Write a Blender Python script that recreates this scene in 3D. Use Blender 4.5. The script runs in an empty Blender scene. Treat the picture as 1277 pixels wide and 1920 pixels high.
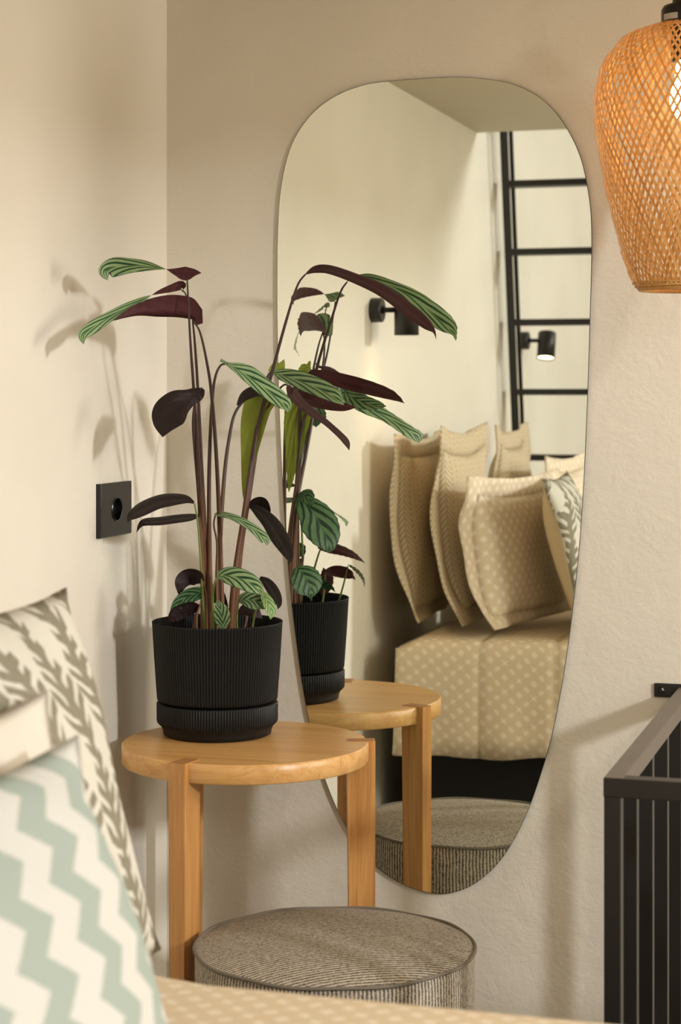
import bpy, bmesh, math, random
from mathutils import Vector, Matrix
random.seed(4)
S = bpy.context.scene
COL = S.collection
R = math.radians
# ------------------------------------------------------------------ camera
F = 3600.0; HZ = 730.0; YAW = R(17.0)
CAM = Vector((1.299, -3.188, 1.20))
cd = bpy.data.cameras.new('camera'); cam = bpy.data.objects.new('camera', cd); COL.objects.link(cam)
cam.location = CAM; cam.rotation_euler = (R(90), 0, YAW)
cd.sensor_fit = 'HORIZONTAL'; cd.sensor_width = 24; cd.lens = F/1277*24
cd.shift_y = -(960-HZ)/1277
cd.clip_start = 0.05
cd.dof.use_dof = True; cd.dof.focus_distance = 3.15; cd.dof.aperture_fstop = 6.3
S.camera = cam
# ------------------------------------------------------------------ exposure, world
S.view_settings.view_transform = 'Standard'; S.view_settings.look = 'None'
S.view_settings.gamma = 1; S.view_settings.use_curve_mapping = False
S.view_settings.exposure = 0.0
w = bpy.data.worlds.new('world'); S.world = w; w.use_nodes = True
w.node_tree.nodes['Background'].inputs[0].default_value = (0.8, 0.88, 1, 1)
w.node_tree.nodes['Background'].inputs[1].default_value = 0.4
# ------------------------------------------------------------------ large lights (windows of the room, downlight, added fill)
def area(name, loc, target, sx, sy, power, col):
    l = bpy.data.lights.new(name, 'AREA'); l.shape = 'RECTANGLE'; l.size = sx; l.size_y = sy
    l.energy = power; l.color = col
    o = bpy.data.objects.new(name, l); COL.objects.link(o); o.location = loc
    d = Vector(target)-Vector(loc)
    o.rotation_euler = d.to_track_quat('-Z', 'Y').to_euler()
    return o
area('window_light', (5.1, -3.05, 2.50), (0.0, -0.6, 1.0), 0.28, 0.36, 148, (0.97, 0.985, 1.0))
area('high_window_light', (2.4, -4.9, 2.45), (0.5, 0, 1.0), 1.4, 0.8, 13, (1.0, 0.95, 0.86))
area('stair_fill_light', (3.4, -0.35, 1.6), (0.7, -1.35, 0.6), 0.8, 0.8, 36, (1.0, 0.93, 0.80))  # added soft fill for bed front and pillows, no known window there
area('ceiling_downlight', (2.1, -1.35, 1.95), (0.9, 0.0, 0.8), 0.12, 0.12, 7, (1.0, 0.88, 0.72))

SY, CY = math.sin(YAW), math.cos(YAW)
RT = Vector((CY, SY, 0)); FW = Vector((-SY, CY, 0))
def P(px, py, Z):           # design helper: photograph position + distance -> metres in the room
    return CAM + RT*(Z*(px-638.5)/F) + FW*Z + Vector((0, 0, -Z*(py-HZ)/F))
def PM(px, py, Z):          # the same for something seen in the mirror
    p = P(px, py, Z); return Vector((p.x, -p.y, p.z))
def on_back(px, py, y=0.0):
    u = (px-638.5)/F; Z = (y-CAM.y)/(CY+u*SY); return P(px, py, Z)
def on_left(px, py, x=0.0):
    u = (px-638.5)/F; Z = (x-CAM.x)/(u*CY-SY); return P(px, py, Z)
# ------------------------------------------------------------------ object helpers
def link(name, me, mat, parent=None):
    o = bpy.data.objects.new(name, me)
    if mat and not me.materials: me.materials.append(mat)
    COL.objects.link(o)
    if parent: o.parent = parent
    return o
def obj(name, bm, mat, parent=None, smooth=False, world=True):
    """link a bmesh as one mesh object; world=True: the coordinates are world ones"""
    me = bpy.data.meshes.new(name)
    bmesh.ops.recalc_face_normals(bm, faces=bm.faces)
    bm.to_mesh(me); bm.free()
    if smooth:
        for p in me.polygons: p.use_smooth = True
    o = link(name, me, mat, parent)
    if parent and world: place(o, parent)
    return o
def world_of(q):
    m = Matrix.Translation(q.location) @ q.rotation_euler.to_matrix().to_4x4()
    return world_of(q.parent) @ q.matrix_parent_inverse @ m if q.parent else m
def place(o, parent): o.matrix_parent_inverse = world_of(parent).inverted()
def thing(name, label, cat, loc=(0, 0, 0), group=None):
    o = bpy.data.objects.new(name, None); COL.objects.link(o); o.location = loc
    o.empty_display_size = 0.05
    tag(o, label, cat, group); return o
def tag(o, label, cat, group=None):
    o['label'] = label; o['category'] = cat
    if group: o['group'] = group
    return o
def struct(name, bm, mat, label=None, parent=None):
    o = obj(name, bm, mat, parent); o['kind'] = 'structure'
    if label: o['label'] = label
    return o
def box(bm, a, b, bev=0.0, seg=2):
    a = Vector(a); b = Vector(b)
    r = bmesh.ops.create_cube(bm, size=1)
    vs = r['verts']
    for v in vs:
        v.co = Vector(((a[i]+b[i])/2+v.co[i]*(b[i]-a[i])) for i in range(3))
    if bev:
        es = {e for v in vs for e in v.link_edges}
        bmesh.ops.bevel(bm, geom=list(es), offset=bev, segments=seg, affect='EDGES', profile=0.5)
def newbox(a, b, bev=0.0, seg=2):
    bm = bmesh.new(); box(bm, a, b, bev, seg); return bm
def tube(bm, pts, rads, n=8, caps=True):
    pts = [Vector(p) for p in pts]; rings = []
    up = Vector((0.3, 0.2, 1)).normalized(); pu = None
    for i, p in enumerate(pts):
        t = (pts[min(i+1, len(pts)-1)]-pts[max(i-1, 0)]).normalized()
        if pu is None:
            pu = t.cross(Vector((0.31, 0.9, 0.2))).normalized()
        pu = (pu - t*pu.dot(t)).normalized(); v = t.cross(pu)
        r = rads[i] if hasattr(rads, '__len__') else rads
        rings.append([bm.verts.new(p+(pu*math.cos(2*math.pi*k/n)+v*math.sin(2*math.pi*k/n))*r) for k in range(n)])
    for a, b in zip(rings, rings[1:]):
        for k in range(n): bm.faces.new((a[k], a[(k+1) % n], b[(k+1) % n], b[k]))
    if caps: bm.faces.new(rings[0][::-1]); bm.faces.new(rings[-1])
def lathe(bm, prof, n=64, cx=0, cy=0, mod=None):
    rings = []
    for r, z in prof:
        if r < 1e-6: rings.append([bm.verts.new((cx, cy, z))]); continue
        ring = []
        for k in range(n):
            t = 2*math.pi*k/n; rr = r if mod is None else r+mod(k, r, z)
            ring.append(bm.verts.new((cx+rr*math.cos(t), cy+rr*math.sin(t), z)))
        rings.append(ring)
    for a, b in zip(rings, rings[1:]):
        if len(a) == 1 and len(b) == 1: continue
        for k in range(n):
            k2 = (k+1) % n
            if len(a) == 1: bm.faces.new((a[0], b[k], b[k2]))
            elif len(b) == 1: bm.faces.new((a[k], a[k2], b[0]))
            else: bm.faces.new((a[k], a[k2], b[k2], b[k]))
def cr(pts, n):     # catmull-rom through tuples
    out = []
    m = len(pts)
    for i in range(m-1):
        p0, p1, p2, p3 = pts[max(i-1, 0)], pts[i], pts[i+1], pts[min(i+2, m-1)]
        for k in range(n):
            t = k/n
            out.append(tuple(0.5*((2*b)+(-a+c)*t+(2*a-5*b+4*c-d)*t*t+(-a+3*b-3*c+d)*t**3) for a, b, c, d in zip(p0, p1, p2, p3)))
    out.append(tuple(pts[-1])); return out
# ------------------------------------------------------------------ material helpers
def srgb(r, g, b):
    f = lambda c: (c/255/12.92) if c/255 <= 0.04045 else ((c/255+0.055)/1.055)**2.4
    return (f(r), f(g), f(b), 1)
class NT:
    def __init__(s, name, rough=0.6, metal=0.0, spec=0.4):
        s.m = bpy.data.materials.new(name); s.m.use_nodes = True; s.t = s.m.node_tree
        s.b = s.t.nodes['Principled BSDF']; s.b.inputs['Roughness'].default_value = rough
        s.b.inputs['Metallic'].default_value = metal; s.b.inputs['Specular IOR Level'].default_value = spec
    def n(s, ty, **k):
        x = s.t.nodes.new(ty)
        for a, v in k.items():
            if a in ('op',): x.operation = v
            else: setattr(x, a, v)
        return x
    def l(s, a, b): s.t.links.new(a, b)
    def put(s, sock, v):
        if hasattr(v, 'is_output'): s.l(v, sock)
        elif v is not None: sock.default_value = v
    def math(s, op, a, b=None, c=None):
        x = s.n('ShaderNodeMath', op=op)
        s.put(x.inputs[0], a); s.put(x.inputs[1], b)
        if c is not None: s.put(x.inputs[2], c)
        return x.outputs[0]
    def coord(s, kind='Object', scale=(1, 1, 1), rot=(0, 0, 0)):
        tc = s.n('ShaderNodeTexCoord'); mp = s.n('ShaderNodeMapping')
        mp.inputs['Scale'].default_value = scale; mp.inputs['Rotation'].default_value = rot
        s.l(tc.outputs[kind], mp.inputs[0]); return mp.outputs[0]
    def noise(s, vec, scale, detail=4, rough=0.5, dist=0):
        x = s.n('ShaderNodeTexNoise'); s.put(x.inputs['Vector'], vec); x.inputs['Scale'].default_value = scale
        x.inputs['Detail'].default_value = detail; x.inputs['Roughness'].default_value = rough
        x.inputs['Distortion'].default_value = dist; return x.outputs['Fac']
    def mix(s, f, a, b):
        x = s.n('ShaderNodeMix', data_type='RGBA'); s.put(x.inputs[0], f); s.put(x.inputs[6], a); s.put(x.inputs[7], b)
        return x.outputs[2]
    def ramp(s, f, stops):
        x = s.n('ShaderNodeValToRGB'); s.put(x.inputs[0], f); cr_ = x.color_ramp
        while len(cr_.elements) < len(stops): cr_.elements.new(0.5)
        for e, (p, c) in zip(cr_.elements, stops): e.position = p; e.color = c
        return x.outputs[0]
    def smooth(s, v, a, b):
        x = s.n('ShaderNodeMapRange', interpolation_type='SMOOTHSTEP')
        s.put(x.inputs[0], v); x.inputs[1].default_value = a; x.inputs[2].default_value = b; return x.outputs[0]
    def bump(s, h, strength=0.3, dist=0.01):
        x = s.n('ShaderNodeBump'); s.put(x.inputs['Height'], h)
        x.inputs['Strength'].default_value = strength; x.inputs['Distance'].default_value = dist
        s.l(x.outputs[0], s.b.inputs['Normal'])
    def col(s, c): s.put(s.b.inputs['Base Color'], c)
    def xyz(s, v):
        x = s.n('ShaderNodeSeparateXYZ'); s.l(v, x.inputs[0]); return x.outputs

def plaster(name, c1, c2):
    m = NT(name, 0.85, spec=0.2); v = m.coord()
    n1 = m.noise(v, 2.2, 3); m.col(m.mix(m.smooth(n1, .35, .65), c1, c2))
    a = m.noise(v, 26, 6, 0.6, 0.4); b = m.noise(v, 110, 3, 0.6)
    m.bump(m.math('ADD', m.math('MULTIPLY', a, 1.0), m.math('MULTIPLY', b, 0.25)), 0.30, 0.006)
    return m.m
M = {}
M['wall'] = plaster('wall_plaster', srgb(222, 215, 201), srgb(227, 220, 207))
M['ceil'] = plaster('ceiling_plaster', srgb(206, 198, 180), srgb(210, 202, 184))
def plain(name, c, rough=0.5, metal=0.0, spec=0.4, nscale=60, amt=0.12, bump=0.05):
    m = NT(name, rough, metal, spec); v = m.coord(); n1 = m.noise(v, nscale, 3)
    c2 = tuple(min(1, x*(1+amt)) for x in c[:3])+(1,); c1 = tuple(x*(1-amt) for x in c[:3])+(1,)
    m.col(m.mix(n1, c1, c2)); m.bump(n1, bump, 0.002); return m.m
M['black_metal'] = plain('black_powder_coated_metal', srgb(30, 28, 27), 0.42, 0.0, 0.5, 200)
M['handrail'] = plain('sheen_black_metal', srgb(92, 80, 70), 0.34, 0.3, 0.6, 14, 0.3)  # black metal, its brown-grey sheen put into the lightened base colour
M['black_plastic'] = plain('black_gloss_plastic', srgb(14, 13, 12), 0.3, 0, 0.5, 50)
M['pot'] = plain('black_matt_plastic', srgb(17, 17, 17), 0.5, 0, 0.3, 90)
M['soil'] = plain('dark_soil', srgb(34, 27, 22), 0.95, 0, 0.1, 120, 0.5, 1.0)
M['bolt'] = plain('steel_bolt', srgb(60, 60, 60), 0.25, 0.9, 0.5)
M['paper'] = plain('paper_label', srgb(190, 188, 180), 0.7)
M['floor'] = plain('floor_boards', srgb(150, 138, 120), 0.5, 0, 0.3, 8, 0.2)
M['bedbase'] = plain('black_bed_box', srgb(24, 23, 23), 0.6, 0, 0.3, 30)
def wood(name, axis, base=(218, 172, 110), dark=(192, 138, 76)):
    m = NT(name, 0.33, spec=0.45)
    sc = [26, 26, 26]; sc[axis] = 1.6
    v = m.coord('Object', tuple(sc)); n1 = m.noise(v, 1.6, 6, 0.6, 1.2)
    sc2 = [260, 260, 260]; sc2[axis] = 7
    v2 = m.coord('Object', tuple(sc2)); n2 = m.noise(v2, 1.0, 3, 0.6)
    f = m.math('ADD', m.math('MULTIPLY', m.smooth(n1, .3, .72), 0.72), m.math('MULTIPLY', m.smooth(n2, .42, .7), 0.28))
    m.col(m.mix(f, srgb(*base), srgb(*dark))); m.bump(n2, 0.12, 0.001); return m.m
M['oak_top'] = wood('oiled_oak_top', 0)
M['oak_leg'] = wood('oiled_oak_leg', 2, (204, 152, 90), (168, 112, 58))
M['oak_end'] = plain('oak_end_grain', srgb(166, 116, 68), 0.5, 0, 0.3, 240, 0.25)
def mirror():
    m = NT('mirror_silver', 0.0, 1.0, 0.5); m.col((0.89, 0.925, 0.865, 1)); return m.m
M['mirror'] = mirror()
M['mirror_edge'] = plain('dark_glass_edge', srgb(60, 62, 56), 0.3)
def stripe():
    m = NT('striped_boucle', 0.95, spec=0.1)
    uv = m.n('ShaderNodeUVMap'); s = m.xyz(uv.outputs[0])
    v = m.coord('Object'); n0 = m.noise(v, 25, 3)
    w = m.math('SINE', m.math('ADD', m.math('MULTIPLY', s[0], 2*math.pi/0.0062), m.math('MULTIPLY', n0, 5.0)))
    n1 = m.noise(v, 420, 2, 0.6); n2 = m.noise(v, 150, 3, .6)
    f = m.math('ADD', m.math('MULTIPLY', w, 0.20), m.math('ADD', m.math('MULTIPLY', n1, 0.75), m.math('MULTIPLY', n2, .5)))
    m.col(m.ramp(m.smooth(f, .25, .95), [(0, srgb(62, 58, 54)), (0.4, srgb(136, 126, 113)), (1, srgb(204, 193, 175))]))
    m.bump(f, 0.5, 0.002); return m.m
M['stripe'] = stripe()
def lattice(name, base, light, per=0.028, amt=0.8, back=None):
    m = NT(name, 0.9, spec=0.12)
    uv = m.n('ShaderNodeUVMap'); s = m.xyz(uv.outputs[0])
    k = 2*math.pi/per
    a = m.math('COSINE', m.math('MULTIPLY', s[0], k)); b = m.math('COSINE', m.math('MULTIPLY', s[1], k))
    big = m.math('MULTIPLY', a, b)
    a3 = m.math('COSINE', m.math('MULTIPLY', m.math('ADD', s[0], s[1]), k*2.5)); b3 = m.math('COSINE', m.math('MULTIPLY', m.math('SUBTRACT', s[0], s[1]), k*2.5))
    fine = m.math('MULTIPLY', m.math('ADD', a3, b3), .16)
    f = m.math('MULTIPLY', m.smooth(m.math('ADD', big, fine), .0, .95), amt)
    n1 = m.noise(m.coord(), 500, 2); f = m.math('ADD', f, m.math('MULTIPLY', m.math('SUBTRACT', n1, .5), .3))
    m.col(m.mix(f, srgb(*base), srgb(*light))); m.bump(n1, 0.3, 0.001); return m.m
M['cover'] = lattice('woven_lattice_cover', (218, 198, 168), (242, 232, 214), 0.034, 0.7)
M['patterned'] = lattice('patterned_pillowcase', (226, 208, 182), (246, 239, 228), 0.034)
def quilt():
    m = NT('herringbone_quilt', 0.95, spec=0.1)
    uv = m.n('ShaderNodeUVMap'); s = m.xyz(uv.outputs[0])
    per = 0.028
    col_ = m.math('FLOORED_MODULO', m.math('DIVIDE', s[0], per), 2.0)
    sg = m.math('SUBTRACT', m.math('MULTIPLY', m.math('GREATER_THAN', col_, 1.0), 2.0), 1.0)
    w = m.math('SINE', m.math('MULTIPLY', m.math('ADD', s[1], m.math('MULTIPLY', s[0], sg)), 2*math.pi/0.014))
    ridge = m.math('ABSOLUTE', m.math('SINE', m.math('MULTIPLY', s[0], math.pi/per)))
    h = m.math('MULTIPLY', m.smooth(w, -.6, .5), m.smooth(ridge, .0, .35))
    m.col(m.mix(h, srgb(196, 176, 146), srgb(226, 210, 182))); m.bump(h, 0.6, 0.004); return m.m
M['quilt'] = quilt()
M['linen'] = plain('plain_linen', srgb(206, 184, 148), 0.9, 0, 0.1, 400, 0.1, 0.2)
M['cream'] = plain('cream_linen', srgb(214, 206, 194), 0.9, 0, 0.1, 300, 0.06, 0.2)
def chevron():
    m = NT('zigzag_cotton', 0.95, spec=0.1)
    uv = m.n('ShaderNodeUVMap'); s = m.xyz(uv.outputs[0]); n0 = m.noise(m.coord(), 90, 3)
    tri = m.math('PINGPONG', s[1], 0.0235)
    x = m.math('ADD', m.math('ADD', s[0], m.math('MULTIPLY', tri, 1.35)), m.math('MULTIPLY', n0, .004))
    st = m.math('PINGPONG', x, 0.046)
    f = m.smooth(st, .0235, .0255)
    m.col(m.mix(f, srgb(204, 203, 198), srgb(160, 170, 162))); m.bump(m.math('ADD', f, m.noise(m.coord(), 500, 2)), 0.4, 0.002); return m.m
M['zigzag'] = chevron()
def coral():
    m = NT('embroidered_foliage', 0.95, spec=0.1)
    uv = m.n('ShaderNodeUVMap'); v = m.coord('Object'); s = m.xyz(uv.outputs[0])
    nx = m.noise(v, 7, 2); nw = m.noise(v, 26, 2)
    x0 = m.math('ADD', m.math('ADD', s[0], m.math('MULTIPLY', s[1], .30)), m.math('MULTIPLY', nx, .11))
    x = m.math('SUBTRACT', m.math('FLOORED_MODULO', x0, .074), .037)
    ax = m.math('ABSOLUTE', x)
    sd = m.math('MULTIPLY', m.math('SIGN', x), .9)
    ph = m.math('ADD', m.math('SUBTRACT', s[1], m.math('MULTIPLY', ax, .75)), m.math('MULTIPLY', nw, .022))
    lobe = m.math('SINE', m.math('ADD', m.math('MULTIPLY', ph, 2*math.pi/.023), sd))
    W = m.math('ADD', .027, m.math('MULTIPLY', m.math('SINE', m.math('MULTIPLY', s[1], 2*math.pi/.12)), .010))
    inside = m.math('SUBTRACT', W, ax)
    l2 = m.math('MULTIPLY', m.smooth(lobe, -.35, -.05), m.smooth(inside, 0, .003))
    core = m.math('SUBTRACT', 1, m.smooth(ax, .005, .008))
    f = m.math('MAXIMUM', l2, core)
    n1 = m.noise(v, 260, 3)
    m.col(m.mix(f, srgb(206, 202, 190), m.mix(n1, srgb(112, 106, 90), srgb(156, 149, 130))))
    m.bump(m.math('ADD', f, m.math('MULTIPLY', n1, .5)), 0.7, 0.003); return m.m
M['coral'] = coral()
def leafmat(name, light, dark, under, mrib, sub=0.0):
    m = NT(name, 0.5, spec=0.3)
    uv = m.n('ShaderNodeUVMap'); s = m.xyz(uv.outputs[0]); v = m.coord('Object')
    a = m.math('ABSOLUTE', m.math('SUBTRACT', s[0], .5))       # 0 at midrib .. .5 at edge
    nn = m.math('MULTIPLY', m.noise(v, 30, 2), .05)
    ph = m.math('ADD', m.math('SUBTRACT', s[1], m.math('MULTIPLY', m.math('POWER', a, 0.85), .75)), nn)
    w = m.math('SINE', m.math('MULTIPLY', ph, 2*math.pi*5.2))
    wid = m.math('ADD', m.math('MULTIPLY', a, 1.6), -.15)      # stripes thin towards the edge
    f = m.smooth(m.math('SUBTRACT', w, wid), -.25, .45)
    w2 = m.math('SINE', m.math('MULTIPLY', ph, 2*math.pi*34))
    rib = m.math('SUBTRACT', 1, m.smooth(a, .008, .02)); edge = m.smooth(a, .455, .495)
    c = m.mix(f, light, dark); c = m.mix(m.math('MULTIPLY', m.smooth(w2, .3, 1), .05), c, dark)
    c = m.mix(edge, c, dark); c = m.mix(rib, c, mrib)
    n1 = m.noise(v, 60, 3)
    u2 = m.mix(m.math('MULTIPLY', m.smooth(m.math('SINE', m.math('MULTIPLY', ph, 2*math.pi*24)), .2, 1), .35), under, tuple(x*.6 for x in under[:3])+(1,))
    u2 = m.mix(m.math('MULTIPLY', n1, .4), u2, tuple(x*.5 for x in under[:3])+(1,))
    g = m.n('ShaderNodeNewGeometry')
    cc = m.mix(g.outputs['Backfacing'], c, u2); m.col(cc)
    m.bump(m.math('ADD', m.math('MULTIPLY', w, .6), m.math('MULTIPLY', w2, .3)), 0.25, 0.002)
    tr = m.n('ShaderNodeBsdfTranslucent'); m.l(cc, tr.inputs[0]); mx = m.n('ShaderNodeMixShader'); mx.inputs[0].default_value = .12+sub
    out = m.t.nodes['Material Output']; m.l(m.b.outputs[0], mx.inputs[1]); m.l(tr.outputs[0], mx.inputs[2]); m.l(mx.outputs[0], out.inputs[0])
    return m.m
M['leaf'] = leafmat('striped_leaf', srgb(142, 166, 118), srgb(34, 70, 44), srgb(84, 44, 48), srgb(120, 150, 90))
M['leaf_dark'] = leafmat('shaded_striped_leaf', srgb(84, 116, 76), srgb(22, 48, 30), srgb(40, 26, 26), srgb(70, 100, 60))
M['leaf_yellow'] = leafmat('young_leaf', srgb(146, 156, 60), srgb(118, 132, 46), srgb(144, 156, 58), srgb(110, 60, 50), .2)
M['leaf_pale'] = leafmat('pale_striped_leaf', srgb(150, 172, 110), srgb(70, 112, 64), srgb(110, 120, 80), srgb(140, 160, 100))
def stemmat():
    m = NT('plant_stem', 0.45); v = m.coord(); s = m.xyz(v)
    n1 = m.noise(m.coord('Object', (60, 60, 4)), 1, 3)
    f = m.smooth(m.math('ADD', s[2], m.math('MULTIPLY', n1, .3)), 1.0, 1.3)
    m.col(m.mix(f, m.mix(n1, srgb(92, 52, 40), srgb(120, 84, 52)), srgb(62, 44, 40))); return m.m
M['stem'] = stemmat()
M['stem_green'] = plain('green_stem', srgb(104, 116, 50), 0.5)
def bamboo():
    m = NT('bamboo_strip', 0.42, spec=0.4); v = m.coord('Object', (1, 1, 1))
    oi = m.n('ShaderNodeObjectInfo'); n1 = m.noise(m.coord('Object', (300, 300, 20)), 1, 3)
    c = m.ramp(m.math('ADD', m.math('MULTIPLY', oi.outputs['Random'], .75), m.math('MULTIPLY', n1, .3)),
               [(0, srgb(168, 122, 66)), (.5, srgb(204, 160, 98)), (1, srgb(226, 190, 130))])
    m.col(c); tr = m.n('ShaderNodeBsdfTranslucent'); tr.inputs[0].default_value = srgb(240, 170, 90)
    mx = m.n('ShaderNodeMixShader'); mx.inputs[0].default_value = .22
    out = m.t.nodes['Material Output']; m.l(m.b.outputs[0], mx.inputs[1]); m.l(tr.outputs[0], mx.inputs[2]); m.l(mx.outputs[0], out.inputs[0])
    return m.m
M['bamboo'] = bamboo()
def emis(name, c, st):
    m = NT(name); m.col(c); m.b.inputs['Emission Color'].default_value = c; m.b.inputs['Emission Strength'].default_value = st; return m.m
M['bulb'] = emis('lit_bulb', (1, .71, .40, 1), 25)
M['lens'] = emis('lit_lamp_lens', (1, .72, .42, 1), 12)

# ================================================================== ROOM SHELL
YR, XR, ZC, ZL = -5.2, 5.2, 3.1, 1.974      # rear wall, right wall, high ceiling, low ceiling
LOFT = -2.485
struct('wall_left', newbox((-.1, YR-.1, 0), (0, .1, ZC)), M['wall'])
struct('wall_back', newbox((0, 0, 0), (XR+.1, .1, ZC)), M['wall'])
struct('wall_right', newbox((XR, YR-.1, 0), (XR+.1, 0, ZC)), M['wall'])
struct('wall_front', newbox((0, YR-.1, 0), (XR, YR, ZC)), M['wall'])
struct('floor', newbox((-.1, YR-.1, -.1), (XR+.1, .1, 0)), M['floor'])
struct('ceiling', newbox((0, LOFT, ZL), (2.5, 0, ZL+.16)), M['ceil'], 'low ceiling under the loft')
struct('ceiling_high', newbox((-.1, YR-.1, ZC), (XR+.1, .1, ZC+.1)), M['ceil'])

# ================================================================== MIRROR
MY = -0.007
outl = [(860,145),(905,148),(950,155),(990,170),(1024,193),(1050,222),(1072,258),(1089,298),(1100,345),(1107,395),(1109,450),(1108,520),(1105,620),(1102,720),(1098,820),
        (1093,920),(1086,1020),(1077,1110),(1066,1200),(1052,1290),(1034,1380),(1014,1450),(990,1518),(960,1580),(930,1622),(895,1653),(860,1670),(826,1675),(790,1670),(750,1655),
        (712,1630),(680,1597),(652,1555),(625,1500),(603,1440),(585,1375),(570,1300),(557,1210),(545,1110),(536,1000),(529,880),(524,760),(521,640),(520,540),(521,440),(525,370),
        (534,315),(548,270),(570,232),(600,200),(640,175),(690,158),(750,151),(805,147)]
def smooth_closed(pts, n):
    out = []; m = len(pts)
    for i in range(m):
        p0, p1, p2, p3 = pts[i-1], pts[i], pts[(i+1) % m], pts[(i+2) % m]
        for k in range(n):
            t = k/n
            out.append(tuple(0.5*((2*b)+(-a+c)*t+(2*a-5*b+4*c-d)*t*t+(-a+3*b-3*c+d)*t**3) for a, b, c, d in zip(p0, p1, p2, p3)))
    return out
op = [on_back(x, y, MY) for x, y in smooth_closed(outl, 4)]
mc = sum(op, Vector())/len(op)
root = thing('wall_mirror', 'tall frameless pebble-shaped mirror on the back wall', 'mirror', (mc.x, 0, mc.z))
bm = bmesh.new(); bm.faces.new([bm.verts.new((p.x, MY, p.z)) for p in op])
me = bpy.data.meshes.new('mirror_glass'); bm.normal_update()
if bm.faces[:][0].normal.y > 0: bmesh.ops.reverse_faces(bm, faces=bm.faces[:])
bm.to_mesh(me); bm.free(); o = link('mirror_glass', me, M['mirror'], root); place(o, root)
bm = bmesh.new()
n = len(op); a = [bm.verts.new((mc.x+(p.x-mc.x)*1.0025, MY+.0003, mc.z+(p.z-mc.z)*1.001)) for p in op]
b = [bm.verts.new((v.co.x, MY+.0045, v.co.z)) for v in a]
a2 = [bm.verts.new((p.x, MY+.0001, p.z)) for p in op]
for i in range(n):
    j = (i+1) % n
    bm.faces.new((a[i], a[j], b[j], b[i])); bm.faces.new((a2[i], a2[j], a[j], a[i]))
bm.faces.new(b)
obj('mirror_back', bm, M['mirror_edge'], root)
bm = bmesh.new(); box(bm, (mc.x-.12, MY+.0045, mc.z-.3), (mc.x+.12, 0, mc.z+.3)); obj('mounting_plate', bm, M['black_metal'], root)

# ================================================================== SIDE TABLE
TC = Vector((.239, -.25)); TR = .2; TZ = 1.2-.572; TH = .0305
root = thing('side_table', 'round three-legged oak side table holding the potted plant', 'table', (TC.x, TC.y, 0))
bm = bmesh.new()
lathe(bm, [(0, TZ), (TR-.002, TZ), (TR, TZ-.002), (TR, TZ-TH+.0015), (TR-.0015, TZ-TH), (0, TZ-TH)], 128, TC.x, TC.y)
o = obj('tabletop', bm, M['oak_top'], root)
for p in o.data.polygons: p.use_smooth = abs(p.normal.z) < .5
for az in (-100, 20, 140):
    d = Vector((math.cos(R(az)), math.sin(R(az)))); t = Vector((-d.y, d.x))
    bm = bmesh.new(); vs = []
    def ring(z, r0, r1, w):
        return [bm.verts.new((TC.x+d.x*r+t.x*s*w, TC.y+d.y*r+t.y*s*w, z)) for r, s in ((r0, -1), (r1, -1), (r1, 1), (r0, 1))]
    rings = [ring(0, .171, .210, .013), ring(TZ-TH, .165, .211, .0145), ring(TZ+.0006, .165, .211, .0145)]
    for q, s in zip(rings, rings[1:]):
        for k in range(4): bm.faces.new((q[k], q[(k+1) % 4], s[(k+1) % 4], s[k]))
    bm.faces.new(rings[0]); bm.faces.new(rings[-1])
    bmesh.ops.bevel(bm, geom=[e for e in bm.edges if abs((e.verts[0].co-e.verts[1].co).z) > .02], offset=.0015, segments=2, affect='EDGES')
    lg = obj('leg', bm, M['oak_leg'], root)
    bm = bmesh.new()
    c = [(.167, -1), (.209, -1), (.209, 1), (.167, 1)]
    lo = [bm.verts.new((TC.x+d.x*r+t.x*s*.0125, TC.y+d.y*r+t.y*s*.0125, TZ+.0002)) for r, s in c]
    hi = [bm.verts.new((v.co.x, v.co.y, TZ+.0009)) for v in lo]
    for k in range(4): bm.faces.new((lo[k], lo[(k+1) % 4], hi[(k+1) % 4], hi[k]))
    bm.faces.new(hi)
    o = obj('leg_end', bm, M['oak_end'], lg); o['label'] = 'darker end grain of the leg'

# ================================================================== POTTED PLANT
PC = Vector((.171, -.198))
plant = thing('potted_plant', 'tall leafy prayer plant with striped green and maroon leaves in a ribbed black pot', 'plant', (PC.x, PC.y, TZ))
NR = 132; NV = NR*6
def ribs(k, r, z):
    return .0012*math.sin(2*math.pi*k/6) if r > .088 else 0
z0 = TZ+.0005
prof = [(.0, z0+.003), (.080, z0+.003), (.086, z0), (.0895, z0+.002), (.0905, z0+.008), (.0925, z0+.014), (.0985, z0+.021), (.0995, z0+.024), (.0997, z0+.052), (.0992, z0+.0535), (.096, z0+.0545), (.088, z0+.0545)]
bm = bmesh.new(); lathe(bm, prof, NV, PC.x, PC.y, lambda k, r, z: ribs(k, r, z) if z0+.02 < z < z0+.053 and r > .095 else 0)
pot = None
tray = obj('water_tray', bm, M['pot'], plant, True)
prof = [(.084, z0+.05), (.0875, z0+.0555), (.0950, z0+.0565), (.0985, z0+.0585), (.0990, z0+.062), (.1035, z0+.125), (.1070, z0+.184), (.1076, z0+.1862), (.1068, z0+.1872), (.1056, z0+.1862), (.1045, z0+.180), (.1000, z0+.10), (.094, z0+.075)]
bm = bmesh.new(); lathe(bm, prof, NV, PC.x, PC.y, lambda k, r, z: (.0013 if z > z0+.0575 else 0)*math.sin(2*math.pi*k/6) if r > .0965 and z > z0+.057 else 0)
obj('pot', bm, M['pot'], plant, True)
bm = bmesh.new(); lathe(bm, [(0, z0+.168), (.03, z0+.169), (.06, z0+.166), (.09, z0+.163), (.1025, z0+.160)], 48, PC.x, PC.y)
for v in bm.verts: v.co.z += random.uniform(-.0025, .0025)
o = obj('soil', bm, M['soil'], plant, True); o['kind'] = 'stuff'
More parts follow.
